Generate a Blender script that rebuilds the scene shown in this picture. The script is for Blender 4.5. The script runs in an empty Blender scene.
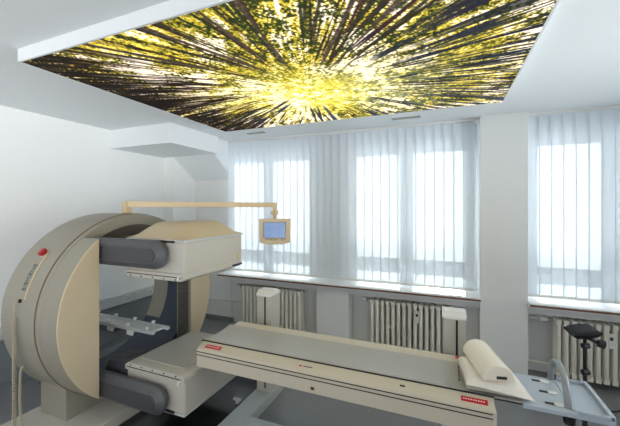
import bpy, bmesh, math, random
import numpy as np
from mathutils import Vector, Matrix

random.seed(7)
S = bpy.context.scene
COL = S.collection
PI = math.pi
R = math.radians

# ------------------------------------------------------------------ materials
def lin(c):
    return tuple((v/255/12.92) if v/255 <= .04045 else ((v/255+.055)/1.055)**2.4 for v in c)

def mat(name, rgb, rough=.5, metal=0.0, var=.05, scale=6.0, bump=0.0, bscale=200, spec=.5):
    m = bpy.data.materials.new(name); m.use_nodes = True
    nt = m.node_tree; n = nt.nodes; l = nt.links
    b = n['Principled BSDF']
    b.inputs['Roughness'].default_value = rough
    b.inputs['Metallic'].default_value = metal
    b.inputs['Specular IOR Level'].default_value = spec
    c = lin(rgb)
    tc = n.new('ShaderNodeTexCoord')
    nz = n.new('ShaderNodeTexNoise'); nz.inputs['Scale'].default_value = scale; nz.inputs['Detail'].default_value = 4
    l.new(tc.outputs['Object'], nz.inputs['Vector'])
    mx = n.new('ShaderNodeMix'); mx.data_type = 'RGBA'
    mx.inputs[6].default_value = (*[v*(1-var) for v in c], 1)
    mx.inputs[7].default_value = (*[min(1, v*(1+var)) for v in c], 1)
    l.new(nz.outputs['Fac'], mx.inputs[0]); l.new(mx.outputs[2], b.inputs['Base Color'])
    if bump:
        n2 = n.new('ShaderNodeTexNoise'); n2.inputs['Scale'].default_value = bscale
        l.new(tc.outputs['Object'], n2.inputs['Vector'])
        bp = n.new('ShaderNodeBump'); bp.inputs['Strength'].default_value = bump; bp.inputs['Distance'].default_value = .002
        l.new(n2.outputs['Fac'], bp.inputs['Height']); l.new(bp.outputs['Normal'], b.inputs['Normal'])
    return m

M = {
 'wall': mat('wall_paint', (229, 230, 229), .85, var=.015, bump=.06, bscale=300),
 'ceil': mat('ceiling_paint', (224, 228, 230), .9, var=.012),
 'floor': mat('linoleum', (127, 128, 131), .38, var=.10, scale=30),
 'armdark': mat('arm_dark_grey', (66, 67, 71), .5, var=.03),
 'roofshade': mat('bore_liner_shade', (74, 66, 56), .5, var=.04),  # shade and warm bounce on the top liner, put into the colour
 'dado': mat('grey_dado_paint', (122, 128, 134), .6, var=.03),
 'pad': mat('black_pad_vinyl', (17, 18, 21), .55, var=.05, spec=.3),
 'trim': mat('grey_trim', (118, 122, 126), .5),
 'trunk': mat('trunking_plastic', (190, 192, 192), .45, var=.02),
 'socket': mat('socket_plastic', (205, 206, 204), .35, var=.02),
 'cream': mat('cream_cover', (197, 181, 152), .42, var=.015, spec=.4),
 'beige': mat('beige_cover', (148, 143, 130), .45, var=.02, spec=.4),
 'stone': mat('stone_cover', (192, 187, 176), .42, var=.02, spec=.4),
 'arm': mat('arm_grey', (84, 85, 89), .5, var=.03),
 'navy': mat('bore_liner_blue', (46, 58, 78), .45, var=.04),
 'bellow': mat('bellows_rubber', (92, 90, 84), .7, var=.05),
 'black': mat('black_plastic', (26, 27, 30), .4, var=.05),
 'blackgloss': mat('black_floor_cover', (30, 33, 40), .22, var=.06),
 'slot': mat('dark_slot', (40, 38, 36), .6),
 'red': mat('red_button', (160, 22, 26), .3, var=.04),
 'redlabel': mat('red_label', (196, 28, 44), .4, var=.03),
 'ink': mat('white_ink', (240, 225, 225), .5, var=.0),
 'teal': mat('teal_letters', (66, 96, 100), .45, var=.02),
 'seam': mat('cover_seam', (112, 92, 66), .6),
 'alu': mat('aluminium', (196, 199, 200), .4, .15, var=.03),
 'pallet': mat('grey_pallet', (172, 169, 162), .4, var=.02),
 'tray': mat('blue_grey_board', (176, 186, 196), .38, var=.02),
 'tube': mat('grey_tube', (150, 154, 158), .35, .3, var=.02),
 'rail': mat('cream_rail', (203, 194, 176), .4, var=.015, spec=.4),
 'white': mat('white_plastic', (228, 228, 224), .4, var=.01),
 'foot': mat('foot_grey', (184, 189, 188), .42, var=.02),
 'pillow': mat('cushion_vinyl', (238, 231, 220), .55, var=.02, bump=.1, bscale=60),
 'bolster': mat('bolster_vinyl', (238, 229, 211), .42, var=.015),
 'print': mat('dark_print', (88, 70, 56), .6),
 'radiator': mat('radiator_enamel', (234, 231, 221), .4, var=.02),
 'brass': mat('valve_metal', (168, 160, 148), .35, .7, var=.05),
 'sill': mat('sill_marble', (236, 238, 240), .35, var=.02),
 'wood': mat('sill_wood', (112, 72, 44), .5, var=.2, scale=18),
 'frame': mat('window_frame_paint', (222, 226, 230), .5, var=.01),
 'cord': mat('cord_plastic', (176, 166, 142), .5, var=.03),
 'boom': mat('boom_cream', (206, 184, 146), .42, var=.015),
 'monitor': mat('monitor_cream', (206, 188, 156), .45, var=.015),
 'button': mat('button_brown', (120, 104, 78), .5),
}

def blind_mat():
    m = bpy.data.materials.new('blind_fabric'); m.use_nodes = True
    n = m.node_tree.nodes; l = m.node_tree.links; n.clear()
    o = n.new('ShaderNodeOutputMaterial'); d = n.new('ShaderNodeBsdfDiffuse'); t = n.new('ShaderNodeBsdfTranslucent')
    mx = n.new('ShaderNodeMixShader'); mx.inputs[0].default_value = .5
    tc = n.new('ShaderNodeTexCoord'); w = n.new('ShaderNodeTexNoise'); w.inputs['Scale'].default_value = 90
    l.new(tc.outputs['Object'], w.inputs['Vector'])
    r = n.new('ShaderNodeMix'); r.data_type = 'RGBA'
    r.inputs[6].default_value = (.82, .855, .885, 1); r.inputs[7].default_value = (.85, .88, .905, 1)
    l.new(w.outputs['Fac'], r.inputs[0])
    l.new(r.outputs[2], d.inputs['Color']); l.new(r.outputs[2], t.inputs['Color'])
    l.new(d.outputs[0], mx.inputs[1]); l.new(t.outputs[0], mx.inputs[2]); l.new(mx.outputs[0], o.inputs['Surface'])
    return m
M['blind'] = blind_mat()

def glass_mat():
    m = bpy.data.materials.new('window_glass'); m.use_nodes = True
    n = m.node_tree.nodes; l = m.node_tree.links; n.clear()
    o = n.new('ShaderNodeOutputMaterial'); t = n.new('ShaderNodeBsdfTransparent'); g = n.new('ShaderNodeBsdfGlossy')
    t.inputs['Color'].default_value = (.95, .97, .97, 1); g.inputs['Roughness'].default_value = .02
    f = n.new('ShaderNodeFresnel'); f.inputs['IOR'].default_value = 1.45
    mx = n.new('ShaderNodeMixShader'); l.new(f.outputs[0], mx.inputs[0]); l.new(t.outputs[0], mx.inputs[1]); l.new(g.outputs[0], mx.inputs[2])
    l.new(mx.outputs[0], o.inputs['Surface'])
    return m
M['glass'] = glass_mat()

def screen_mat():
    m = bpy.data.materials.new('screen_glow'); m.use_nodes = True
    n = m.node_tree.nodes; l = m.node_tree.links
    b = n['Principled BSDF']; b.inputs['Base Color'].default_value = (.02, .03, .06, 1); b.inputs['Roughness'].default_value = .2
    tc = n.new('ShaderNodeTexCoord'); nz = n.new('ShaderNodeTexNoise'); nz.inputs['Scale'].default_value = 14
    l.new(tc.outputs['Object'], nz.inputs['Vector'])
    mx = n.new('ShaderNodeMix'); mx.data_type = 'RGBA'
    mx.inputs[6].default_value = (*lin((80, 114, 166)), 1); mx.inputs[7].default_value = (*lin((134, 160, 196)), 1)
    l.new(nz.outputs['Fac'], mx.inputs[0]); l.new(mx.outputs[2], b.inputs['Emission Color'])
    b.inputs['Emission Strength'].default_value = .8
    return m
M['screen'] = screen_mat()

# ------------------------------------------------------------------ mesh helpers
def B(): return bmesh.new()

def box(bm, x0, x1, y0, y1, z0, z1):
    vs = [bm.verts.new((x, y, z)) for x in (x0, x1) for y in (y0, y1) for z in (z0, z1)]
    for f in ((0,1,3,2), (4,6,7,5), (0,4,5,1), (2,3,7,6), (0,2,6,4), (1,5,7,3)):
        bm.faces.new([vs[i] for i in f])
    return bm

def prism(bm, pts, axis, a0, a1):
    """extrude a closed 2-D polygon along axis: x -> pts are (y,z); y -> (x,z); z -> (x,y)"""
    def P(p, a):
        return {'x': (a, p[0], p[1]), 'y': (p[0], a, p[1]), 'z': (p[0], p[1], a)}[axis]
    A = [bm.verts.new(P(p, a0)) for p in pts]; C = [bm.verts.new(P(p, a1)) for p in pts]
    n = len(pts)
    for i in range(n):
        bm.faces.new((A[i], A[(i+1) % n], C[(i+1) % n], C[i]))
    bm.faces.new(A[::-1]); bm.faces.new(C)
    return bm

def lathe_x(bm, prof, cy, cz, seg=96, closed=True):
    rings = []
    for x, r in prof:
        rings.append([bm.verts.new((x, cy + r*math.cos(2*PI*k/seg), cz + r*math.sin(2*PI*k/seg))) for k in range(seg)])
    n = len(rings)
    for i in range(n if closed else n-1):
        a, b = rings[i], rings[(i+1) % n]
        for k in range(seg):
            bm.faces.new((a[k], a[(k+1) % seg], b[(k+1) % seg], b[k]))
    if not closed:
        bm.faces.new(rings[0]); bm.faces.new(rings[-1][::-1])
    return bm

def lathe_z(bm, prof, cx, cy, seg=20):
    rings = [[bm.verts.new((cx + r*math.cos(2*PI*k/seg), cy + r*math.sin(2*PI*k/seg), z)) for k in range(seg)] for r, z in prof]
    for a, b in zip(rings, rings[1:]):
        for k in range(seg):
            bm.faces.new((a[k], a[(k+1) % seg], b[(k+1) % seg], b[k]))
    bm.faces.new(rings[0][::-1]); bm.faces.new(rings[-1])
    return bm

def tube(bm, pts, r, seg=10, rr=None):
    pts = [Vector(p) for p in pts]
    rings = []; up = None
    for i, p in enumerate(pts):
        t = (pts[min(i+1, len(pts)-1)] - pts[max(i-1, 0)]).normalized()
        if up is None:
            up = Vector((0, 0, 1)) if abs(t.z) < .9 else Vector((1, 0, 0))
        s = t.cross(up).normalized(); up = s.cross(t).normalized()
        q = rr[i] if rr else r
        rings.append([bm.verts.new(p + (s*math.cos(2*PI*k/seg) + up*math.sin(2*PI*k/seg))*q) for k in range(seg)])
    for a, b in zip(rings, rings[1:]):
        for k in range(seg):
            bm.faces.new((a[k], a[(k+1) % seg], b[(k+1) % seg], b[k]))
    bm.faces.new(rings[0][::-1]); bm.faces.new(rings[-1])
    return bm

def root_of(o):
    while o.parent: o = o.parent
    return o

def obj(name, bm, m, parent=None, bevel=0, segs=2, smooth=False, label=None, subsurf=0, origin=None):
    bmesh.ops.recalc_face_normals(bm, faces=bm.faces)
    loc = Vector(root_of(parent).location) if parent else (Vector(origin) if origin else Vector((0, 0, 0)))
    bmesh.ops.translate(bm, vec=-loc, verts=bm.verts)
    me = bpy.data.meshes.new(name); bm.to_mesh(me); bm.free()
    me.materials.append(M[m] if isinstance(m, str) else m)
    o = bpy.data.objects.new(name, me); COL.objects.link(o)
    if parent: o.parent = parent
    else: o.location = loc
    if smooth:
        for p in me.polygons: p.use_smooth = True
    if bevel:
        b = o.modifiers.new('bevel', 'BEVEL'); b.width = bevel; b.segments = segs; b.limit_method = 'ANGLE'; b.angle_limit = R(40)
        b.harden_normals = False
    if subsurf:
        s = o.modifiers.new('sub', 'SUBSURF'); s.levels = s.render_levels = subsurf
    if smooth and not subsurf:
        a = bm2smooth(me)
    if label: o['label'] = label
    return o

def bm2smooth(me, ang=R(35)):
    me.set_sharp_from_angle(angle=ang)

def thing(name, label, cat, loc, group=None):
    o = bpy.data.objects.new(name, None); COL.objects.link(o); o.location = loc
    o.empty_display_size = .1
    o['label'] = label; o['category'] = cat
    if group: o['group'] = group
    return o

def tag(o, label, cat, group=None):
    o['label'] = label; o['category'] = cat
    if group: o['group'] = group
    return o

def struct(name, bm, m, parent=None, bevel=0):
    o = obj(name, bm, m, parent, bevel)
    o['kind'] = 'structure'
    return o

def copy_tree(o, parent=None):
    c = o.copy(); COL.objects.link(c); c.parent = parent
    for ch in list(o.children): copy_tree(ch, c)
    return c

# ------------------------------------------------------------------ setting
H = 2.715                      # ceiling
XL, XR = -3.9, 2.7             # side walls
YF = 4.30                      # window wall plane
bm = B(); box(bm, XL-.1, XR+.1, -2.6, 4.45, -.1, 0); struct('floor', bm, 'floor')

bm = B(); box(bm, XL-.1, XR+.1, -2.6, 4.45, H, H+.1)
box(bm, XL, -2.90, 2.83, 3.68, 2.485, H)                                   # lowered box in the corner
prism(bm, [(3.68, 2.485), (4.16, 2.15), (4.30, 2.15), (4.30, H), (3.68, H)], 'x', -3.72, -2.97)   # sloped part behind it
struct('ceiling', bm, 'ceil')

bm = B(); box(bm, XL-.1, XL, -2.6, 4.45, 0, H); struct('wall_left', bm, 'wall')
bm = B(); box(bm, XR, XR+.1, -2.6, 4.45, 0, .85); box(bm, XR, XR+.1, -2.6, 4.45, 2.55, H)
box(bm, XR, XR+.1, -2.6, 1.1, .85, 2.55); box(bm, XR, XR+.1, 3.3, 4.45, .85, 2.55); struct('wall_right', bm, 'wall')
bm = B()
for a, b in ((1.1, 1.16), (2.17, 2.23), (3.24, 3.3)): box(bm, XR+.03, XR+.08, a, b, .85, 2.55)
box(bm, XR+.03, XR+.08,  1.16, 3.24, .85, .91); box(bm, XR+.03, XR+.08,  1.16, 3.24, 2.49, 2.55)
SIDE_FRAME = bm

bm = B()
box(bm, XL, -3.72, 3.68, 4.45, 0, H)                  # corner pier
box(bm, -3.72, -3.02, 4.14, 4.45, 0, H)               # back of the corner niche
box(bm, -3.02, -2.98, 4.14, 4.45, .76, H)
box(bm, .333, .764, 3.90, 4.45, 0, H)                 # column between the windows
box(bm, 2.5, XR, 3.90, 4.45, 0, H)
box(bm, -3.02, .333, 4.16, 4.45, 0, .76)              # parapets behind the radiators
box(bm, .764, 2.5, 4.16, 4.45, 0, .76)
box(bm, -1.54, -1.12, 3.92, 4.16, 0, .76)             # pier between the radiator niches
box(bm, -1.54, -1.12, 4.14, 4.45, .76, H)             # and between the windows above
box(bm, -3.02, .333, 3.96, 4.16, .66, .755)           # band under the sill
box(bm, .764, 2.5, 3.96, 4.16, .66, .755)
struct('wall_far', bm, 'wall')

bm = B(); box(bm, XL, XL+.006, -2.6, 3.68, .07, .50); struct('trim_1', bm, 'dado')
bm = B(); box(bm, XL, XL+.015, -2.6, 3.68, 0, .07); struct('baseboard_left', bm, 'trim')
bm = B(); box(bm, -3.72, -2.98, 4.125, 4.14, 0, .07); struct('baseboard_far', bm, 'trim')

# windows: casement frames with a low fixed light under each casement, behind the blinds
def window(name, x0, x1, cas, sillx):
    bm = B(); y0, y1 = 4.24, 4.30
    zs = (.795, .825, 1.04, 1.20, 2.45, H)
    box(bm, x0, x1, y0, y1, zs[0], zs[1]); box(bm, x0, x1, y0, y1, zs[2], zs[3]); box(bm, x0, x1, y0, y1, zs[4], zs[5])
    xs = [x0] + [v for c in cas for v in c] + [x1]
    for a, b in zip(xs[::2], xs[1::2]):
        for q in ((zs[1], zs[2]), (zs[3], zs[4])):
            if b > a: box(bm, a, b, y0, y1, *q)
    fr = struct(name, bm, 'frame')
    for a, b in cas:
        g = B(); box(g, a, b, 4.265, 4.275, zs[3], zs[4]); obj('pane', g, 'glass', fr)
        g = B(); box(g, a, b, 4.265, 4.275, zs[1], zs[2]); obj('low_pane', g, 'glass', fr)
    for a, b in sillx:
        g = B(); box(g, a, b, 3.815, 4.24, .755, .795); s = obj('window_sill', g, 'sill', fr)
        g = B(); box(g, a, b, 3.800, 3.815, .770, .786); obj('sill_edge', g, 'wood', s, label='brown wooden front edge')
    return fr
window('window_1', -2.98, -1.54, [(-2.89, -2.37), (-2.22, -1.68)], [(-3.02, -1.30)])
window('window_2', -1.12, .333, [(-1.04, -.51), (-.36, .19)], [(-1.299, .333)])
window('window_3', .764, 2.5, [(.86, 1.38), (1.53, 2.30)], [(.764, 2.5)])

sw_ = struct('added_window_4', SIDE_FRAME, 'frame')  # unseen side window, added to let daylight in from the right
for a, b in ((1.16, 2.17), (2.23, 3.24)):
    g = B(); box(g, XR+.05, XR+.06, a, b, .91, 2.49); obj('pane', g, 'glass', sw_)
# ------------------------------------------------------------------ vertical blinds
def blind(label, x0, x1):
    r = thing('vertical_blind', label, 'blind', ((x0+x1)/2, 4.0, .81), 'vertical blinds')
    g = B(); box(g, x0, x1, 3.98, 4.02, 2.693, H); obj('head_rail', g, 'white', r)
    pitch = .1015; n = int((x1 - x0 - .03)/pitch)
    proto = None
    for k in range(n):
        x = x0 + .06 + k*pitch
        if proto is None:
            g = B(); box(g, x0, x0+.001, 0, 0, 0, 0); g.free()
            g = B(); a = R(8); w = .0585
            pts = []
            for i in range(7):
                t = -1 + i/3
                pts.append((t*w, .004*(1-t*t)))
            loop = pts + [(px, py-.0012) for px, py in pts[::-1]]
            rot = [(px*math.cos(a) - py*math.sin(a), px*math.sin(a) + py*math.cos(a)) for px, py in loop]
            prism(g, [(x+px, 4.0+py) for px, py in rot], 'z', .852, 2.692)
            proto = obj('slat', g, 'blind', r, smooth=False)
            g = B(); a2 = a
            prism(g, [(x+px*math.cos(a2)-py*math.sin(a2), 4.0+px*math.sin(a2)+py*math.cos(a2)) for px, py in ((-.055, -.004), (.055, -.004), (.055, .004), (-.055, .004))], 'z', .826, .853)
            wproto = obj('slat_weight', g, 'white', proto)
        else:
            c = proto.copy(); COL.objects.link(c); c.parent = r; c.location.x = k*pitch
            c2 = wproto.copy(); COL.objects.link(c2); c2.parent = c
    g = B()
    tube(g, [(x0+.05, 3.985, .832), (x1-.05, 3.985, .832)], .002, 6)
    obj('bottom_chain', g, 'white', r)
    return r
blind('wide white vertical blind left of the plain column', -2.975, .325)
blind('white vertical blind right of the plain column, cut by the photo edge', .772, 2.48)

# ------------------------------------------------------------------ radiators
def radiator(x0, label, group):
    n = 15; p = .0625
    r = thing('column_radiator', label, 'radiator', (x0, 4.0, .07), group)
    for k in range(n):
        x = x0 + .03 + k*p
        g = B()
        for y in (3.945, 4.0, 4.055):
            lathe_z(g, [(.014, .085), (.0195, .11), (.0195, .59), (.014, .615)], x, y, 12)
        box(g, x-.021, x+.021, 3.928, 4.072, .585, .63); box(g, x-.021, x+.021, 3.928, 4.072, .07, .115)
        obj('section', g, 'radiator', r, smooth=True)
    for z0 in (.595, .08):
        g = B(); box(g, x0, x0+n*p, 3.985, 4.015, z0, z0+.025); obj('header', g, 'radiator', r)
    xm = x0 + .03 + 8*p
    g = B(); box(g, xm+.003, xm+.043, 3.905, 3.93, .42, .56); h = obj('heat_meter', g, 'white', r, bevel=.006, label='white heat cost meter clipped to the columns')
    g = B(); box(g, xm+.011, xm+.035, 3.902, 3.906, .50, .53); obj('meter_window', g, 'slot', h)
    g = B()
    tube(g, [(x0, 4.0, .608), (x0-.05, 4.0, .608)], .014, 10); v = obj('valve', g, 'brass', r)
    g = B(); tube(g, [(x0-.05, 4.0, .608), (x0-.11, 4.0, .608)], .026, 12); obj('valve_head', g, 'white', v, bevel=.004)
    for y in (x0+.25, x0+.70):
        g = B(); box(g, y-.012, y+.012, 3.96, 4.16, .30, .33); obj('bracket', g, 'radiator', r)
        g = B(); box(g, y-.012, y+.012, 3.97, 4.03, 0, .075); obj('foot', g, 'radiator', r)
    return r
rad = radiator(-2.70, 'white column radiator under the left sill, behind the slotted post', 'radiators')
r2 = copy_tree(rad); r2.location.x = -.86; r2['label'] = 'white column radiator between the wall pier and the plain column'
r3 = copy_tree(rad); r3.location.x = 1.0; 
for ch in r3.children:
    if ch.name.startswith('heat_meter'): ch.location.x -= .125
r3['label'] = 'white column radiator right of the plain column, behind the black pad stand'

def pipe(x0, x1, z, label, y=4.02):
    g = B(); tube(g, [(x0, y, z), (x1, y, z)], .009, 10)
    o = obj('heating_pipe', g, 'radiator', origin=((x0+x1)/2, y, z)); tag(o, label, 'pipe', 'heating pipes')
pipe(.766, .888, .608, 'short upper pipe from the plain column to the right radiator valve', 4.0)
pipe(.766, .998, .16, 'short lower pipe from the plain column to the right radiator foot', 4.0)
g = B(); tube(g, [(-3.70, 4.11, .33), (-2.75, 4.11, .33), (-2.66, 4.06, .33)], .011, 10)
tag(obj('heating_pipe', g, 'radiator', smooth=True, origin=(-3.1, 4.11, .33)), 'thin heating pipe along the niche wall left of the left radiator', 'pipe')

# ------------------------------------------------------------------ cable trunking with sockets on the left wall
t = thing('cable_trunking', 'light grey cable trunking with sockets along the left wall', 'trunking', (XL, 1.5, .5))
g = B(); box(g, XL, XL+.055, -1.2, 3.67, .50, .62); obj('channel', g, 'trunk', t, bevel=.004)
for y in (3.02, 3.20, 3.38):
    g = B(); box(g, XL+.055, XL+.062, y-.042, y+.042, .518, .602); s = obj('socket', g, 'socket', t, bevel=.003)
    g = B(); lathe_x(g, [(XL+.0625, .024), (XL+.0625, .020), (XL+.064, .020), (XL+.064, .024)], y, .56, 20); obj('socket_rim', g, 'slot', s)

# ------------------------------------------------------------------ ceiling light box with the printed forest
px0, px1, py0, py1, pz = -2.405, .44, 1.17, 3.18, 2.639
cpx, cpy = -.95, 2.26
def noise(nx, ny, cells, seed, fx=1.0):
    rs = np.random.RandomState(seed)
    gx = max(2, int(cells*fx))+2; gy = max(2, int(cells*ny/nx))+2
    gr = rs.rand(gy, gx)
    u = np.linspace(0, gx-1.001, nx); v = np.linspace(0, gy-1.001, ny)
    iu = u.astype(int); iv = v.astype(int); fu = u-iu; fv = v-iv
    fu = fu*fu*(3-2*fu); fv = fv*fv*(3-2*fv)
    a = gr[iv][:, iu]; b = gr[iv][:, iu+1]; c = gr[iv+1][:, iu]; d = gr[iv+1][:, iu+1]
    return (a*(1-fu)+b*fu)*(1-fv)[:, None] + (c*(1-fu)+d*fu)*fv[:, None]
def sstep(a, b, x):
    q = np.clip((x-a)/(b-a), 0, 1); return q*q*(3-2*q)
NX, NY = 720, 506
xs = np.linspace(px0, px1, NX); ys = np.linspace(py0, py1, NY)
X, Y = np.meshgrid(xs, ys); U = X-cpx; V = Y-cpy
rho = np.sqrt(U*U + V*V); th = np.arctan2(V, U)
n1 = noise(NX, NY, 9, 1)*.55 + noise(NX, NY, 20, 2)*.45
n2 = noise(NX, NY, 60, 3)*.5 + noise(NX, NY, 130, 4)*.5
n3 = noise(NX, NY, 210, 5)*.5 + noise(NX, NY, 420, 6)*.5
rs = np.random.RandomState(11); sp = rs.rand(NY, NX)
leaf = n1*.42 + n2*.33 + n3*.25
def C(r, g, b): return np.array([r, g, b], float)/255
def mixc(a, b, f): return a*(1-f[..., None]) + b*f[..., None]
one = np.ones((NY, NX, 3))
def polar(na, nr, seed):
    g_ = np.random.RandomState(seed).rand(nr+2, na); g_ = np.concatenate([g_, g_[:, :1]], 1)
    u = (th+PI)/(2*PI)*na*.9999; v = np.clip(rho/1.9, 0, .999)**.7*nr
    iu = u.astype(int); iv = v.astype(int); fu = u-iu; fv = v-iv; fu = fu*fu*(3-2*fu); fv = fv*fv*(3-2*fv)
    return (g_[iv, iu]*(1-fu)+g_[iv, iu+1]*fu)*(1-fv) + (g_[iv+1, iu]*(1-fu)+g_[iv+1, iu+1]*fu)*fv
s1 = polar(260, 7, 41)*.55 + polar(520, 9, 42)*.45
s2 = polar(150, 16, 43)*.5 + polar(420, 26, 44)*.5
leaf = n1*.32 + s2*.33 + n2*.1 + n3*.25
img = one*C(176, 160, 50)
img = mixc(img, one*C(112, 112, 36), sstep(.54, .42, n2*.4+s2*.3+n3*.3))
img = mixc(img, one*C(236, 206, 90), sstep(.50, .60, s2*.5+n3*.5))
img = mixc(img, one*C(34, 34, 16), sstep(.46, .34, n2*.2+n3*.4+s2*.4)*sstep(.15, .8, rho))
gap = sstep(.515, .565, leaf)                                           # pale sky between the crowns
img = mixc(img, one*C(255, 238, 222), gap*.95)
near = sstep(.05, -.6, V)*sstep(.9, .1, np.abs(U-.35)); img = mixc(img, one*C(40, 52, 20), near*sstep(.54, .46, n2*.35+n3*.5+n1*.15)*.85)
right = sstep(.1, .4, U)*sstep(1.3, .6, U)*sstep(-.5, .1, V); img = mixc(img, one*C(66, 80, 88), right*sstep(.52, .46, n2*.45+n1*.35+n3*.2)*.8)
glow = np.exp(-((U/.95)**2 + ((V-.20)/.46)**2))*.92
img = mixc(img, one*C(255, 236, 104), np.clip(glow*(.25+.9*n2), 0, .9))
img = mixc(img, one*C(255, 253, 232), np.clip(glow**1.3*sstep(.47, .60, n2*.4+n3*.3+n1*.3)*1.1, 0, 1))
side = sstep(.5, 1.15, np.abs(U))
img = mixc(img, one*np.where((U < 0)[..., None], C(20, 14, 12), C(24, 30, 38)), sstep(.45, .38, s1)*side*np.where(U < 0, .85, .7))
rt = np.random.RandomState(23)
def trunk(a, rin, w, col, off, fade=.22, pw=.6, op=1.0):
    global img
    dx, dy = math.cos(a), math.sin(a); ox, oy = -dy*off, dx*off
    al = (U-ox)*dx + (V-oy)*dy; d = np.abs((U-ox)*dy - (V-oy)*dx)
    wob = .004*np.sin(al*9+a*13)
    hw = w*np.clip(al, .02, 3)**pw
    f = sstep(1.0, 0, (np.abs(d+wob)-hw*.8)/(hw*.3+.0018))*sstep(rin, rin+fade, al)*op
    f *= 1 - .12*(n3 > .60)
    shade = (.75 + .5*n3)[..., None]
    img = mixc(img, np.clip(one*C(*col)*shade, 0, 1), f)
def rnd(a, b): return a + (b-a)*rt.rand()
for k in range(80):                                                   # left fan
    a = PI + rnd(-.68, .62); trunk(a, rnd(.3, 1.05), rnd(.003, .0095), (24+rnd(0, 16), 17+rnd(0, 10), 14), rnd(-.10, .10))
for k in range(52):                                                    # right fan, bluer
    a = rnd(-.80, .34); trunk(a, rnd(.4, 1.0), rnd(.0035, .0095), (30+rnd(0, 12), 34+rnd(0, 12), 42+rnd(0, 14)), rnd(-.10, .10))
for k in range(44):                                                    # towards the room
    a = -PI/2 + rnd(-1.0, .9); trunk(a, rnd(.15, .7), rnd(.003, .012), (40+rnd(0, 22), 34+rnd(0, 18), 30), rnd(-.10, .10), .3)
for k in range(26):                                                    # towards the window
    a = PI/2 + rnd(-1.2, 1.2); trunk(a, rnd(.3, .6), rnd(.004, .012), (52, 54, 62), rnd(-.08, .08))
trunk(PI/2+.10, .35, .022, (60, 66, 74), 0); trunk(PI-.62, .25, .018, (58, 54, 44), 0)
for a in (-2.22, -1.98, -1.62, -1.44, -1.0, -.82):
    trunk(a, .25, .015+.004*math.sin(a*9), (70, 60, 50), rnd(-.05, .05), .3)
dk = sstep(.75, 1.35, -U)*sstep(.70, .58, s1*.6+n3*.4); img = mixc(img, one*C(22, 15, 14), np.clip(dk, 0, 1)*.85)
dk = sstep(.9, 1.4, U)*sstep(.6, .9, V)*sstep(.62, .5, s1); img = mixc(img, one*C(38, 46, 70), dk*.75)
img = np.clip(img, 0, 1)**1.1
img = np.clip(img*1.02 - img.mean(2, keepdims=True)*.02, 0, 1)
lc = np.where(img <= .04045, img/12.92, ((img+.055)/1.055)**2.4)
lbx = thing('ceiling_light_box', 'large backlit forest canopy picture hung under the ceiling', 'ceiling light', ((px0+px1)/2, (py0+py1)/2, H))
idx = np.arange(NX*NY).reshape(NY, NX)
quads = np.stack([idx[:-1, :-1], idx[1:, :-1], idx[1:, 1:], idx[:-1, 1:]], -1).reshape(-1, 4)
me = bpy.data.meshes.new('printed_panel')
co = np.stack([X.ravel()-lbx.location.x, Y.ravel()-lbx.location.y, np.full(NX*NY, pz-H)], -1)
me.vertices.add(NX*NY); me.vertices.foreach_set('co', co.ravel())
nq = len(quads)
me.loops.add(nq*4); me.loops.foreach_set('vertex_index', quads.ravel().astype(np.int32))
me.polygons.add(nq); me.polygons.foreach_set('loop_start', np.arange(0, nq*4, 4, dtype=np.int32))
me.update(calc_edges=True)
ca_ = me.color_attributes.new('print', 'FLOAT_COLOR', 'POINT')
ca_.data.foreach_set('color', np.concatenate([lc.reshape(-1, 3), np.ones((NX*NY, 1))], 1).astype(np.float32).ravel())
mp = bpy.data.materials.new('backlit_print'); mp.use_nodes = True
nn = mp.node_tree.nodes; bs = nn['Principled BSDF']
va = nn.new('ShaderNodeVertexColor'); va.layer_name = 'print'
mp.node_tree.links.new(va.outputs['Color'], bs.inputs['Emission Color'])
bs.inputs['Base Color'].default_value = (.02, .02, .02, 1); bs.inputs['Roughness'].default_value = .35; bs.inputs['Specular IOR Level'].default_value = 0
bs.inputs['Emission Strength'].default_value = 1.4
me.materials.append(mp)
pp = bpy.data.objects.new('printed_panel', me); COL.objects.link(pp); pp.parent = lbx
g = B(); e = .012
box(g, px0-e, px1+e, py0-e, py0, pz-.002, H); box(g, px0-e, px1+e, py1, py1+e, pz-.002, H)
box(g, px0-e, px0, py0, py1, pz-.002, H); box(g, px1, px1+e, py0, py1, pz-.002, H)
obj('box_frame', g, 'ceil', lbx)

def vent(x, y, w, label):
    r = thing('ceiling_vent', label, 'vent', (x, y, H), 'ceiling vents')
    g = B(); d = .03
    box(g, x-w/2, x+w/2, y-d, y-d+.01, H-.008, H); box(g, x-w/2, x+w/2, y+d-.01, y+d, H-.008, H)
    box(g, x-w/2, x-w/2+.01, y-d, y+d, H-.008, H); box(g, x+w/2-.01, x+w/2, y-d, y+d, H-.008, H)
    obj('frame', g, 'pallet', r)
    g = B(); box(g, x-w/2+.01, x+w/2-.01, y-d+.01, y+d-.01, H-.002, H); obj('slot', g, 'slot', r)
    g = B(); box(g, x-w/2+.01, x+w/2-.01, y-.004, y+.004, H-.007, H-.002); obj('blade', g, 'pallet', r)
vent(-.40, 3.66, .30, 'narrow slot vent in the ceiling near the plain column')
vent(-2.28, 3.66, .26, 'narrow slot vent in the ceiling near the sloped corner')

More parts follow.
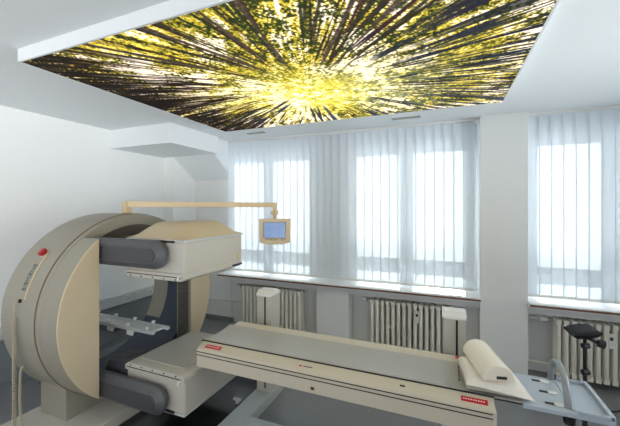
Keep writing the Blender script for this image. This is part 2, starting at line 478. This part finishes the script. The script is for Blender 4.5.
# ------------------------------------------------------------------ gantry
CY, CZ, RO, RI = 2.19, .89, .80, .70
def arc(cx, cy, r, a0, a1, n): return [(cx+r*math.cos(a0+(a1-a0)*i/n), cy+r*math.sin(a0+(a1-a0)*i/n)) for i in range(n+1)]
G = thing('gamma_camera_gantry', 'big beige ring shaped scanner with two detector heads', 'scanner', (-2.85, CY, 0))
prof = [(-2.705, RI), (-2.705, RO-.012)] + [(-2.712, RO-.003), (-2.722, RO)] + [(-3.17+.06, RO), (-3.17+.035, RO-.005), (-3.17+.015, RO-.018), (-3.17+.004, RO-.036), (-3.17, RO-.06), (-3.17, .665), (-3.16, .65)]
g = B(); lathe_x(g, prof, CY, CZ, 128); ring = obj('outer_ring', g, 'beige', G, smooth=True)
g = B(); lathe_x(g, [(-2.705, RI), (-2.705, RO+.0008), (-2.697, RO+.0008), (-2.697, RI)], CY, CZ, 128); obj('ring_seam', g, 'seam', G, smooth=True)
g = B(); lathe_x(g, [(-2.697, RI), (-2.697, RO-.004), (-2.665, RO-.004), (-2.655, RO-.014), (-2.655, RI)], CY, CZ, 128); obj('rotating_ring', g, 'beige', G, smooth=True)
def rb(x): return RI - .004 - (RI-.65)*(-2.70-x)/.44          # bore narrows towards the back
def shell(x0, x1, a0, a1, th, n=64):
    g = B(); A = []
    for a in np.linspace(R(a0), R(a1), n+1):
        A.append([g.verts.new((x, CY+r*math.cos(a), CZ+r*math.sin(a))) for x, r in ((x0, rb(x0)), (x1, rb(x1)), (x1, rb(x1)-th), (x0, rb(x0)-th))])
    for p, q in zip(A, A[1:]):
        for i in range(4): g.faces.new((p[i], p[(i+1) % 4], q[(i+1) % 4], q[i]))
    g.faces.new(A[0][::-1]); g.faces.new(A[-1])
    return g
obj('bore_liner', shell(-2.95, -2.66, 190, 395, .02), 'navy', G, smooth=True, label='dark blue liner inside the ring opening')
obj('bore_floor', shell(-3.14, -2.951, 200, 325, .018), 'navy', G, smooth=True, label='dark blue liner on the bottom of the opening')
g = B(); aa_ = np.linspace(R(208), R(318), 48)
prism(g, [(CY+.694*math.cos(a), CZ+.694*math.sin(a)) for a in aa_] + [(CY+.786*math.cos(a), CZ+.786*math.sin(a)) for a in aa_[::-1]], 'x', -2.656, -2.649)
obj('front_liner', g, 'navy', G, smooth=True, label='dark blue strip on the lower ring front')
obj('bore_roof', shell(-3.14, -2.66, 35.5, 176, .088), 'roofshade', G, smooth=True, label='top liner of the opening, shade painted dark brown grey')
def dcover(sgn, lab):
    ch = .49; r = .788; aa = math.acos(ch/r)
    pts = [(CY - sgn*r*math.cos(t), CZ + r*math.sin(t)) for t in np.linspace(-aa, aa, 48)]
    g = B(); prism(g, pts, 'x', -2.655, -2.474)
    o = obj('side_cover', g, 'beige', G, smooth=True, label=lab)
    g = B(); prism(g, pts, 'x', -2.474, -2.46); obj('cover_face', g, 'cream', o, bevel=.006, segs=3, smooth=True, label='flat cream front of the half moon cover')
    # bellows on the flat inner face
    yy = CY - sgn*ch
    g = B()
    n = 46; z0, z1 = CZ-.54, CZ+.54
    pl = [(yy-.002*sgn, z0)]
    for i in range(n):
        za = z0 + (z1-z0)*i/n; zb = z0 + (z1-z0)*(i+.5)/n
        pl += [(yy+.002*sgn, za), (yy+.013*sgn, zb)]
    pl += [(yy+.002*sgn, z1), (yy-.002*sgn, z1)]
    prism(g, pl, 'x', -2.635, -2.50)
    obj('bellows', g, 'bellow', o, label='dark ribbed bellows')
dcover(1, 'cream half moon cover nearest the viewer'); dcover(-1, 'cream half moon cover on the window side')

g = B(); a0_ = math.acos(.59/.745)
prism(g, [(CY+.59, .08), (CY-.59, .08)] + [(CY+.745*math.cos(a), CZ+.745*math.sin(a)) for a in np.linspace(PI+a0_, 2*PI-a0_, 24)], 'x', -3.02, -2.70); obj('pedestal', g, 'beige', G, bevel=.006)
g = B(); box(g, -3.12, -2.41, 1.36, 3.0, 0, .10); obj('base_plate', g, 'stone', G, bevel=.012)

# marks on the rim
def rim(x, deg, r=RO): return Vector((x, CY - r*math.cos(R(deg)), CZ + r*math.sin(R(deg))))
g = B(); c = rim(-2.89, 38.3); nrm = Vector((0, -math.cos(R(39.5)), math.sin(R(39.5))))
tube(g, [c-nrm*.004, c+nrm*.008], .036, 24); bt = obj('button_collar', g, 'cream', G, bevel=.003)
g = B(); tube(g, [c+nrm*.008, c+nrm*.02, c+nrm*.034, c+nrm*.040], .034, 24, [.026, .032, .032, .022]); obj('emergency_button', g, 'red', bt, smooth=True, label='red mushroom emergency button')
g = B()
angs = np.linspace(13.0, 38.0, 26)
for k, (x0, x1, r1) in enumerate(((-2.853, -2.836, .009),)):
    A = []
    for a in angs:
        A.append([g.verts.new(rim(x, a, r)) for x, r in ((x0, RO-.003), (x0, RO+r1), (x1, RO+r1), (x1, RO-.003))])
    for p, q in zip(A, A[1:]):
        for i in range(4): g.faces.new((p[i], p[(i+1) % 4], q[(i+1) % 4], q[i]))
    g.faces.new(A[0][::-1]); g.faces.new(A[-1])
obj('rim_handle', g, 'cream', G, bevel=.003)
g = B()
A = []
for a in np.linspace(14, 31, 20):
    A.append([g.verts.new(rim(x, a, r)) for x, r in ((-2.868, RO-.002), (-2.868, RO+.002), (-2.858, RO+.002), (-2.858, RO-.002))])
for p, q in zip(A, A[1:]):
    for i in range(4): g.faces.new((p[i], p[(i+1) % 4], q[(i+1) % 4], q[i]))
g.faces.new(A[0][::-1]); g.faces.new(A[-1])
obj('handle_gap', g, 'seam', G)
g = B(); c = rim(-2.90, 12.0); n2_ = Vector((0, -math.cos(R(12)), math.sin(R(12))))
tube(g, [c-n2_*.004, c+n2_*.012], .014, 14); obj('cord_socket', g, 'black', G)

def letters(s, size, ext=.0015):
    cu = bpy.data.curves.new('t', 'FONT'); cu.body = s; cu.size = size; cu.extrude = ext; cu.align_x = 'CENTER'; cu.align_y = 'BOTTOM'
    o = bpy.data.objects.new('t', cu); COL.objects.link(o)
    dg = bpy.context.evaluated_depsgraph_get(); me = bpy.data.meshes.new_from_object(o.evaluated_get(dg))
    bpy.data.objects.remove(o); g = B(); g.from_mesh(me); bpy.data.meshes.remove(me); return g
g = letters('SIEMENS', .058)
for v in g.verts:
    a = 24.5 + math.degrees(v.co.x/RO)*.96
    p = rim(-2.872 - v.co.y, a, RO + .0012 + v.co.z)
    v.co = p
obj('lettering', g, 'teal', G, label='teal lettering along the rim')

# detector heads
def head(flip, lab):
    x0, x1, y0, y1 = -2.335, -1.75, 1.835, 2.56
    def z(v): return v if not flip else 2*.868 - v
    def bx(g, a, b, c, d, e, f):
        e, f = z(e), z(f); box(g, a, b, c, d, min(e, f), max(e, f))
    g = B(); bx(g, x0, x1, y0, y1, 1.25, 1.497)
    hd = obj('detector_head', g, 'stone', G, bevel=.014, label=lab)
    # domed cream cover
    g = B(); nx, ny = 12, 14; V_ = []
    for i in range(nx+1):
        row = []
        for j in range(ny+1):
            u = i/nx; v = j/ny
            du = min(1, min(u, 1-u)/.30); dv = min(1, min(v, 1-v)/.26)
            hh = .118*math.sin(du*PI/2)*math.sin(dv*PI/2)
            row.append(g.verts.new((x0+.004+(x1-x0-.008)*u, y0+.004+(y1-y0-.008)*v, z(1.512+hh))))
        V_.append(row)
    for i in range(nx):
        for j in range(ny): g.faces.new((V_[i][j], V_[i+1][j], V_[i+1][j+1], V_[i][j+1]))
    ring_ = [V_[i][0] for i in range(nx+1)] + [V_[nx][j] for j in range(1, ny+1)] + [V_[i][ny] for i in range(nx-1, -1, -1)] + [V_[0][j] for j in range(ny-1, 0, -1)]
    low = [g.verts.new((v.co.x, v.co.y, z(1.505))) for v in ring_]
    m_ = len(ring_)
    for i in range(m_): g.faces.new((ring_[i], ring_[(i+1) % m_], low[(i+1) % m_], low[i]))
    g.faces.new(low)
    obj('dome_cover', g, 'cream', hd, smooth=True, label='cream domed cover')
    g = B(); bx(g, x0-.006, x1+.008, y0-.008, y1+.006, 1.493, 1.507); obj('cover_trim', g, 'alu', hd, bevel=.003, label='bright metal trim line')
    g = B(); bx(g, x0+.20, x0+.50, y0-.0095, y0-.004, 1.485, 1.502); obj('vent_slot', g, 'slot', hd)
    # collimator plate on the inner face
    g = B()
    pr = [(x0-.005, z(1.262)), (x1+.01, z(1.262)), (x1+.01, z(1.225)), (x1-.02, z(1.207)), (x0+.02, z(1.207)), (x0-.005, z(1.23))]
    prism(g, pr, 'y', y0-.014, y1-.02)
    cl = obj('collimator', g, 'stone', hd, bevel=.005)
    g = B(); bx(g, x0+.05, x1-.06, y0+.07, y1-.06, 1.194, 1.209); obj('collimator_face', g, 'pallet', cl, label='grey flat collimator face')
    g = B(); bx(g, x0+.02, x1-.02, y0-.0165, y0-.012, 1.234, 1.240); obj('seam', g, 'slot', cl)
    for k in range(5):
        xx = x0+.06+k*.115; g = B(); zz = z(1.219)
        tube(g, [(xx, y0-.018, zz), (xx, y0-.008, zz)], .0055, 8); obj('screw', g, 'slot', cl)
    g = B(); zz = z(1.245)
    tube(g, [(x1-.03, y0-.03, zz-.025), (x1-.03, y0-.03, zz-.005), (x1-.025, y0-.012, zz)], .007, 8); obj('catch', g, 'white', hd)
    g = B(); bx(g, x1-.002, x1+.018, y1-.07, y1-.035, 1.27, 1.325); obj('latch', g, 'cream', hd, bevel=.003)
    g = B(); bx(g, x1-.06, x1+.015, y1-.16, y1-.02, 1.225, 1.24); obj('edge_catch', g, 'black', hd)
    return hd
head(False, 'upper detector head with its domed cream cover on top')
head(True, 'lower detector head facing up beneath the table')

def darm(flip, lab):
    zc = 1.40 if not flip else 2*.868-1.40
    x0, x1, h = -2.655, -1.97, .105
    pts = [(x0, zc-h)] + arc(x1, zc, h, -PI/2, PI/2, 20) + [(x0, zc+h)]
    g = B(); prism(g, pts, 'y', 1.725, 1.84); a = obj('detector_arm', g, 'arm', G, bevel=.042, segs=1, label=lab)
    pts = [(x0+.03, zc-h*.5)] + arc(x1, zc, h*.5, -PI/2, PI/2, 16) + [(x0+.03, zc+h*.5)]
    g = B(); prism(g, pts, 'y', 1.716, 1.73); obj('arm_inset', g, 'armdark', a, bevel=.006)
g = B(); prism(g, [(-2.64, .36), (-2.56, .50), (-2.36, .53), (-2.345, .36)], 'y', 1.845, 2.05); obj('arm_link', g, 'armdark', G, bevel=.01)
darm(False, 'dark grey arm holding the upper detector head')
darm(True, 'dark grey arm holding the lower detector head')

# cords hanging from the rim
pts = []
z = 1.05; N = 430
for i in range(N):
    tt = i/(N-1); zz = 1.055 - tt*.945
    c_ = Vector((-2.90, 1.370, zz)); r_ = .011 if tt > .12 else .002
    pts.append(c_ + Vector((r_*math.cos(i*.85), r_*math.sin(i*.85), 0)))
pts = [Vector((-2.90, 1.392, 1.062))] + pts
g = B(); tube(g, pts, .0042, 6)
tag(obj('coiled_cord', g, 'cord', smooth=True, origin=(-2.90, 1.37, .03)), 'beige coiled cord hanging down the left rim of the scanner', 'cord')
g = B(); tube(g, [(-2.98, 1.462, .535), (-2.98, 1.452, .52), (-2.98, 1.445, .48), (-2.978, 1.44, .3), (-2.97, 1.445, .108)], .0095, 8)
tag(obj('straight_cord', g, 'cord', smooth=True, origin=(-2.98, 1.45, .108)), 'short straight beige cord hanging to the scanner base', 'cord')
g = B(); box(g, -2.40, -1.66, 1.2, 2.95, .0, .012)
tag(obj('floor_cover', g, 'blackgloss', origin=(-2.03, 2.0, 0)), 'flat black cover plate on the floor below the lower detector head', 'floor plate')

# ------------------------------------------------------------------ rear support seen through the ring opening
s = thing('rear_pallet_support', 'light grey rail frame with knobs inside the scanner opening', 'support', (-3.45, 2.19, 0))
for yy, xe in ((2.035, -2.27), (2.165, -2.24)):
    g = B(); box(g, -3.55, xe, yy-.015, yy+.015, .676, .706); obj('rail', g, 'alu', s, bevel=.005)
    for xx in (-3.4, -3.15, -2.9, -2.65, -2.42):
        g = B(); lathe_z(g, [(.007, .70), (.007, .716), (.015, .718), (.017, .728), (.009, .733)], xx + (.0 if yy > 2.1 else .07), yy, 12); obj('knob', g, 'white', s, smooth=True)
g = B(); box(g, -3.5, -2.29, 2.05, 2.15, .680, .698); obj('centre_board', g, 'alu', s, bevel=.004)
for xx in (-3.05, -2.8, -2.55):
    g = B(); prism(g, [(2.022, .68), (2.022, .64), (2.04, .625), (2.06, .68)], 'x', xx-.03, xx+.03); obj('bracket', g, 'white', s, bevel=.003)
g = B(); box(g, -3.56, -2.80, 2.06, 2.15, .60, .68); obj('carrier', g, 'arm', s, bevel=.01)
g = B(); box(g, -3.58, -3.42, 2.08, 2.28, .03, .60); obj('post', g, 'arm', s, bevel=.01)
g = B(); box(g, -3.72, -3.22, 1.95, 2.43, 0, .05); obj('foot_plate', g, 'arm', s, bevel=.01)

# ------------------------------------------------------------------ examination table
T = thing('examination_table', 'long cream scanner table with a grey sliding top', 'table', (-.6, 2.19, 0))
XA, XB = -1.72, .235
def zx(pts): return pts
near = [(1.925, .563), (1.925, .683), (1.935, .695), (2.000, .722), (2.012, .722), (2.012, .563)]
g = B(); prism(g, near, 'x', XA, XB); nr = obj('side_rail', g, 'rail', T, bevel=.004, label='near cream side rail with red labels')
for z0 in (.672, .648):
    g = B(); box(g, XA+.001, XB-.001, 1.9235, 1.928, z0, z0+.006); obj('groove', g, 'slot', nr)
g = B(); box(g, XB-.012, XB+.006, 1.921, 2.012, .565, .69); obj('end_cap', g, 'rail', nr, bevel=.004)
far = [(2.352, .563), (2.352, .722), (2.372, .728), (2.44, .736), (2.462, .728), (2.466, .70), (2.466, .563)]
g = B(); prism(g, far, 'x', XA+.02, XB); obj('side_rail', g, 'rail', T, bevel=.004, label='far cream side rail')
def slope_label(x0, x1, t0=.25, t1=.70):
    g = B(); a = Vector((0, 1.935, .695)); b = Vector((0, 2.0, .722)); d = b-a; n_ = Vector((0, -d.z, d.y)).normalized()
    p = a+d*t0; q = a+d*t1
    vs = []
    for xx in (x0, x1):
        for w in (p, q):
            for k in (-.001, .0012): vs.append(g.verts.new((xx, *(w + n_*k)[1:])))
    for f in ((0,1,3,2), (4,6,7,5), (0,4,5,1), (2,3,7,6), (0,2,6,4), (1,5,7,3)): g.faces.new([vs[i] for i in f])
    return g, a, d, n_
def label(x0, x1, dash):
    g, a, d, n_ = slope_label(x0, x1); lb = obj('red_label', g, 'redlabel', nr, label='small red warning label')
    g = B(); w = (x1-x0)
    for i in range(dash):
        xa = x0 + w*(.08 + .84*i/dash); xb = xa + w*.84/dash*.6
        p = a+d*.44+n_*.0008; q = a+d*.54+n_*.0022
        box(g, xa, xb, p.y, q.y, p.z, q.z)
    obj('label_marks', g, 'ink', lb)
label(-1.665, -1.525, 9); label(.075, .205, 9)
g = B(); c = Vector((-.88, 1.962, .706)); box(g, -.895, -.875, 1.957, 1.967, .705, .7095); obj('logo_mark', g, 'redlabel', nr, label='tiny red emblem')
g = B(); box(g, -.865, -.80, 1.960, 1.966, .706, .7088); obj('logo_text', g, 'slot', nr)
g = B(); box(g, -.80, -.765, 1.920, 1.926, .585, .615); sw = obj('switch_plate', g, 'cream', nr, bevel=.002)
g = B(); box(g, -.793, -.773, 1.917, 1.922, .592, .608); obj('switch', g, 'black', sw)
g = B(); box(g, -.25, -.22, 1.96, 1.968, .706, .712); obj('rail_clip', g, 'black', nr)
# moving top
top = [(2.006, .60), (2.006, .727), (2.018, .731)] + [(2.018+.334*t, .731-.018*math.sin(PI*t)) for t in np.linspace(.06, .94, 12)] + [(2.352, .731), (2.358, .727), (2.358, .60)]
g = B(); prism(g, top, 'x', XA-.015, .24); obj('table_top', g, 'pallet', T, smooth=True, label='grey slightly hollow patient top')
g = B(); box(g, XA-.017, .24, 2.0035, 2.0065, .722, .731); obj('top_edge', g, 'slot', T, label='dark edge line beside the top')
g = B(); box(g, -1.66, .20, 2.01, 2.356, .566, .60); obj('underside', g, 'arm', T)
g = B(); box(g, .24, .37, 2.004, 2.356, .712, .7285); ex = obj('top_extension', g, 'pallet', T, bevel=.003)
g = B(); box(g, .24, .37, 2.001, 2.004, .716, .724); obj('extension_edge', g, 'slot', ex)
g = B(); prism(g, [(.37, 2.0), (.75, 2.0), (.738, 2.352), (.37, 2.358)], 'z', .700, .724); brd = obj('end_board', g, 'tray', T, bevel=.004, label='blue grey board extending the top')
g = B(); box(g, .60, .745, 1.998, 2.012, .724, .742); box(g, .60, .738, 2.338, 2.352, .724, .742); box(g, .730, .748, 1.998, 2.352, .724, .746)
box(g, .588, .602, 2.03, 2.33, .724, .730)
obj('tray_rim', g, 'tray', brd, bevel=.004)
for yy, xx in ((2.295, .53), (2.175, .54), (2.055, .54)):
    g = B(); sc = [(xx+.023*math.cos(a), yy+.018*math.sin(a)) for a in np.linspace(0, 2*PI, 24, endpoint=False)]
    prism(g, sc, 'z', .724, .732); fs = obj('fastener', g, 'white', brd, bevel=.003, label='white oval strap fastener')
    g = B(); box(g, xx-.062, xx-.015, yy-.006, yy+.006, .724, .729); obj('strap', g, 'black', fs)
g = B(); pts = [Vector((.575, 2.2 - .152*math.cos(a), .724 + .158*math.sin(a))) for a in np.linspace(0, PI, 28)]
tube(g, pts, .0165, 14); obj('hoop_handle', g, 'tube', brd, smooth=True, label='grey hoop handle over the board')
g = B(); lathe_z(g, [(.022, .655), (.026, .66), (.026, .69), (.012, .70)], .575, 2.03, 16); obj('clamp_knob', g, 'black', brd)
# lift posts and feet on the window side
def post(x0, x1, lab):
    g = B(); box(g, x0, x1, 2.56, 2.74, .085, .95); p = obj('lift_post', g, 'stone', T, bevel=.004, label=lab)
    g = B(); prism(g, [(2.553, .945), (2.553, .962), (2.60, .99), (2.70, .99), (2.747, .962), (2.747, .945)], 'x', x0-.006, x1+.006); obj('post_cap', g, 'white', p, bevel=.004)
    xm = x0 + (x1-x0)*.62
    g = B(); box(g, xm-.007, xm+.007, 2.5575, 2.563, .12, .94); obj('post_slot', g, 'black', p)
    g = B(); box(g, x0+.02, x1-.02, 2.46, 2.562, .58, .69); obj('carriage', g, 'arm', p)
    g = B(); prism(g, [(1.86, 0), (1.86, .06), (1.93, .092), (2.78, .092), (2.80, .08), (2.80, 0)], 'x', x0-.012, x1+.012); obj('foot', g, 'foot', T, bevel=.005)
post(-1.59, -1.45, 'slotted lift post nearer the scanner'); post(-.022, .128, 'slotted lift post nearer the column')
g = B(); box(g, -1.44, -.03, 2.04, 2.22, .02, .088); obj('base_bar', g, 'foot', T, bevel=.006)

# ------------------------------------------------------------------ cushions
def cushion():
    g = B(); n = 18; x0, x1, y0, y1 = .07, .425, 1.995, 2.355
    def rc(u, v, s):
        e = (1-abs(2*u-1)**2.4)*(1-abs(2*v-1)**2.4)
        pin = 1 - .045*(1-abs(2*v-1)**2)* (abs(2*u-1)**3)
        pin2 = 1 - .045*(1-abs(2*u-1)**2)*(abs(2*v-1)**3)
        uu, vv = .5+(u-.5)*pin, .5+(v-.5)*pin2
        x, y = [(1-vv)*((1-uu)*a+uu*b) + vv*((1-uu)*c_+uu*d_) for a, b, c_, d_ in ((.104, .428, .066, .36), (1.992, 2.012, 2.335, 2.375))]
        lift = .030*(1-u)
        return (x, y, .742 + lift*.4 + (s*.048*max(e, 0)**.38 if s > 0 else -.008*max(e, 0)**.5) + (.018*(1-u) if s > 0 else 0))
    for s_ in (1, -1):
        W = [[g.verts.new(rc(i/n, j/n, s_)) for j in range(n+1)] for i in range(n+1)]
        for i in range(n):
            for j in range(n): g.faces.new((W[i][j], W[i+1][j], W[i+1][j+1], W[i][j+1]))
    bmesh.ops.remove_doubles(g, verts=g.verts, dist=.0005)
    # close side gap
    bmesh.ops.holes_fill(g, edges=[e for e in g.edges if e.is_boundary], sides=0)
    bd = [e for e in g.edges if e.is_boundary]
    if bd: bmesh.ops.bridge_loops(g, edges=bd)
    return g
K = thing('wedge_cushion', 'pale square cushion lying on the table under the bolster', 'cushion', (.25, 2.175, .734))
g = cushion(); cu_ = obj('cover', g, 'pillow', K, smooth=True)
for k in range(6):
    g = B(); yy = 2.05+k*.03
    box(g, .066, .074, yy, yy+.014, .757+.006*(k % 2), .768+.006*(k % 2)); obj('print_mark', g, 'print', cu_)
g = B(); box(g, .055, .10, 2.325, 2.352, .766, .772); obj('red_tag', g, 'redlabel', cu_, label='red tag on the corner')

d = Vector((-.085, .33, .012)).normalized(); side = Vector((d.y, -d.x, 0)).normalized(); upv = side.cross(d).normalized()
base = Vector((.262, 2.015, .811))
Kb = thing('half_round_bolster', 'cream half round bolster on top of the cushion', 'bolster', base)
g = B(); sec = [(-.082, 0)] + [(-.082*math.cos(a)*1.0, .006 + .078*math.sin(a)) for a in np.linspace(0, PI, 22)] + [(.082, 0)]
L = .34; A = [g.verts.new(base + side*p + upv*q) for p, q in sec]; Cc = [g.verts.new(base + d*L + side*p + upv*q) for p, q in sec]
for i in range(len(sec)):
    j = (i+1) % len(sec); g.faces.new((A[i], A[j], Cc[j], Cc[i]))
g.faces.new(A[::-1]); g.faces.new(Cc)
bo = obj('body', g, 'bolster', Kb, bevel=.010, segs=3, smooth=True)
g = B()
vs = [g.verts.new(base - d*k + side*p + upv*q) for k in (-.001, .002) for p, q in ((-.012, .012), (.040, .012), (.040, .028), (-.012, .028))]
for f in ((0,1,2,3), (7,6,5,4), (0,4,5,1), (1,5,6,2), (2,6,7,3), (3,7,4,0)): g.faces.new([vs[i] for i in f])
obj('end_label', g, 'black', bo, label='small black label on the end')

# ------------------------------------------------------------------ monitor on a boom above the ring
W_ = thing('monitor_boom', 'small cream monitor hanging from a long boom on the scanner', 'monitor', (-2.79, 2.19, 1.68))
g = B(); box(g, -2.822, -2.758, 2.158, 2.222, 1.690, 1.805); obj('mount_post', g, 'boom', W_, bevel=.008)
e0 = Vector((-2.79, 2.19, 1.776)); e1 = Vector((-1.675, 3.05, 1.772)); dd = (e1-e0).normalized(); sd = Vector((dd.y, -dd.x, 0))
g = B(); vs = []
for p, hw, hz in ((e0, .026, .028), (e1+dd*.02, .022, .024)):
    for a, b in ((-1, -1), (1, -1), (1, 1), (-1, 1)): vs.append(g.verts.new(p + sd*hw*a + Vector((0, 0, hz*b))))
for f in ((0,1,2,3), (7,6,5,4), (0,4,5,1), (1,5,6,2), (2,6,7,3), (3,7,4,0)): g.faces.new([vs[i] for i in f])
obj('boom', g, 'boom', W_, bevel=.005)
g = B(); lathe_z(g, [(.020, 1.60), (.020, 1.665), (.034, 1.668), (.040, 1.69), (.034, 1.712), (.020, 1.716), (.020, 1.75)], e1.x, e1.y, 18); obj('swivel_joint', g, 'boom', W_, smooth=True)
yaw = R(22.6)
rx = Vector((math.cos(yaw), math.sin(yaw), 0)); fwd = Vector((-math.sin(yaw), math.cos(yaw), 0)); UP = Vector((0, 0, 1))
mc = e1 + rx*.004 + UP*(1.494-e1.z)
def mbox(g, a0, a1, b0, b1, c0, c1):
    vs = [g.verts.new(mc + rx*a + fwd*b + UP*c) for a in (a0, a1) for b in (b0, b1) for c in (c0, c1)]
    for f in ((0,1,3,2), (4,6,7,5), (0,4,5,1), (2,3,7,6), (0,2,6,4), (1,5,7,3)): g.faces.new([vs[i] for i in f])
g = B(); lo = [(-.168, .135), (.168, .135), (.163, -.117), (.08, -.138), (-.08, -.138), (-.163, -.117)]
A = [g.verts.new(mc + rx*a + UP*b - fwd*.035) for a, b in lo]; Cc = [g.verts.new(mc + rx*a*.9 + UP*b*.9 + fwd*.045) for a, b in lo]
for i in range(6): g.faces.new((A[i], A[(i+1) % 6], Cc[(i+1) % 6], Cc[i]))
g.faces.new(A[::-1]); g.faces.new(Cc)
hs = obj('monitor_housing', g, 'monitor', W_, bevel=.006)
g = B(); mbox(g, -.112, .112, -.0375, -.030, -.066, .092); sc_ = obj('screen', g, 'screen', hs, label='glowing blue screen')
g = B()
mbox(g, -.117, .117, -.040, -.034, .092, .097); mbox(g, -.117, .117, -.040, -.034, -.071, -.066)
mbox(g, -.117, -.112, -.040, -.034, -.071, .097); mbox(g, .112, .117, -.040, -.034, -.071, .097); obj('screen_frame', g, 'button', hs)
for k in range(8):
    if k == 5: continue
    g = B(); a = -.098+k*.028; mbox(g, a, a+.014, -.038, -.030, -.092, -.080); obj('key', g, 'button', hs)

# ------------------------------------------------------------------ black pad on a stand near the right radiator
P = thing('arm_rest_stand', 'black tilted pad on a thin stand before the right radiator', 'stand', (.88, 2.80, 0))
g = B(); lathe_z(g, [(.016, .02), (.016, .50), (.020, .505), (.020, .53), (.011, .535), (.011, .86)], .88, 2.80, 14); pl_ = obj('pole', g, 'black', P, smooth=True)
for z_ in (.62, .80):
    g = B(); tube(g, [(.862, 2.782, z_), (.90, 2.80, z_)], .019, 12); obj('clamp', g, 'black', pl_)
for k in range(5):
    a = 2*PI*k/5+.3; g = B(); tube(g, [(.88, 2.8, .06), (.88+.20*math.cos(a), 2.8+.20*math.sin(a), .022)], .014, 8, [.018, .011]); lg = obj('leg', g, 'black', P)
g = B()
pc = Vector((.868, 2.80, .893)); ax = Vector((.93, .22, .16)).normalized(); ay = Vector((-.25, .92, .12)); ay = (ay - ax*ay.dot(ax)).normalized(); az = ax.cross(ay)
n = 12; W0 = []
for s_ in (1, -1):
    rows = []
    for i in range(n+1):
        row = []
        for j in range(n+1):
            u, v = 2*i/n-1, 2*j/n-1
            k = (1-abs(u)**4)*(1-abs(v)**4)
            hgt = (.010 + .022*max(k, 0)**.4 - .014*(1-v*v)*.6) if s_ > 0 else (-.026*max(k, 0)**.4)
            row.append(g.verts.new(pc + ax*.088*u*(1-.05*v*v) + ay*.072*v*(1-.10*u*u) + az*hgt))
        rows.append(row)
    for i in range(n):
        for j in range(n): g.faces.new((rows[i][j], rows[i+1][j], rows[i+1][j+1], rows[i][j+1]))
bd = [e for e in g.edges if e.is_boundary]; bmesh.ops.bridge_loops(g, edges=bd)
obj('pad', g, 'pad', P, smooth=True)
g = B(); tube(g, [(.89, 2.80, .855), (.955, 2.79, .83)], .011, 10); kn = obj('knob_shaft', g, 'black', P)
g = B(); tube(g, [(.945, 2.79, .832), (.985, 2.785, .822)], .026, 14); obj('knob', g, 'black', kn, bevel=.004)

# ------------------------------------------------------------------ small floor things
g = B(); tube(g, [(1.05, 3.60, .012), (1.2, 3.50, .012), (1.35, 3.56, .012), (1.5, 3.7, .012), (1.62, 3.66, .012), (1.75, 3.55, .012), (2.1, 3.6, .012)], .008, 8)
tag(obj('floor_cable', g, 'black', smooth=True, subsurf=1, origin=(1.4, 3.6, .012)), 'black cable lying on the floor below the right radiator', 'cable')
cx, cy = -1.735, 2.46
g = B(); box(g, cx-.035, cx+.045, cy-.012, cy+.016, .0121, .032); box(g, cx+.015, cx+.045, cy-.05, cy+.0, .0121, .03)
tag(obj('white_clip', g, 'white', bevel=.004, origin=(cx, cy, .0121)), 'small white plastic clip on the floor beside the table foot', 'clip')

# ------------------------------------------------------------------ light: sky outside, sun through the panes
w = bpy.data.worlds.new('sky'); S.world = w; w.use_nodes = True
n = w.node_tree.nodes; l = w.node_tree.links; n.clear()
o = n.new('ShaderNodeOutputWorld'); bg = n.new('ShaderNodeBackground'); tc = n.new('ShaderNodeTexCoord'); sx = n.new('ShaderNodeSeparateXYZ')
l.new(tc.outputs['Generated'], sx.inputs[0])
def ramp(sock, a, b, v):
    mr = n.new('ShaderNodeMapRange'); mr.inputs[1].default_value = a; mr.inputs[2].default_value = b
    mr.inputs[3].default_value = 0; mr.inputs[4].default_value = v; l.new(sx.outputs[sock], mr.inputs[0]); return mr.outputs[0]
def add(p, q):
    m_ = n.new('ShaderNodeMath'); m_.operation = 'ADD'
    for k_, v_ in ((0, p), (1, q)):
        if isinstance(v_, float): m_.inputs[k_].default_value = v_
        else: l.new(v_, m_.inputs[k_])
    return m_.outputs[0]
SKY_BACK, SKY_FRONT, SKY_RIGHT = .42, 1.05, 2.5
gm = n.new('ShaderNodeMath'); gm.operation = 'MULTIPLY'        # bright sunlit ground below the horizon
l.new(add(ramp('Y', -.1, .25, SKY_FRONT), ramp('X', .15, .6, SKY_RIGHT)), gm.inputs[0])
l.new(add(ramp('Z', .02, -.15, 2.6), 1.0), gm.inputs[1]); l.new(add(gm.outputs[0], SKY_BACK), bg.inputs['Strength'])
bg.inputs['Color'].default_value = (.975, .987, 1.0, 1)
l.new(bg.outputs[0], o.inputs['Surface'])
sl = bpy.data.lights.new('sun', 'SUN'); sl.energy = 5.8; sl.angle = R(.6); sl.color = (1, .99, .97)
so = bpy.data.objects.new('sun', sl); COL.objects.link(so); so.location = (0, 8, 5)
so.rotation_euler = Vector((.02, -1, -.26)).to_track_quat('-Z', 'Y').to_euler()

# ------------------------------------------------------------------ camera
cd = bpy.data.cameras.new('camera'); cam = bpy.data.objects.new('camera', cd); COL.objects.link(cam)
cd.sensor_width = 36; cd.lens = 327/620*36; cd.shift_y = -6/620; cd.clip_start = .05
cam.location = (0, 0, 1.75); cam.rotation_euler = (R(90), 0, R(22.6))
S.camera = cam
S.view_settings.view_transform = 'Standard'; S.view_settings.look = 'None'; S.view_settings.gamma = 1; S.view_settings.exposure = .3
S.view_settings.use_curve_mapping = False
S.cycles.use_denoising = True; S.cycles.max_bounces = 10; S.cycles.diffuse_bounces = 6; S.cycles.transparent_max_bounces = 16
S.cycles.sample_clamp_indirect = 6
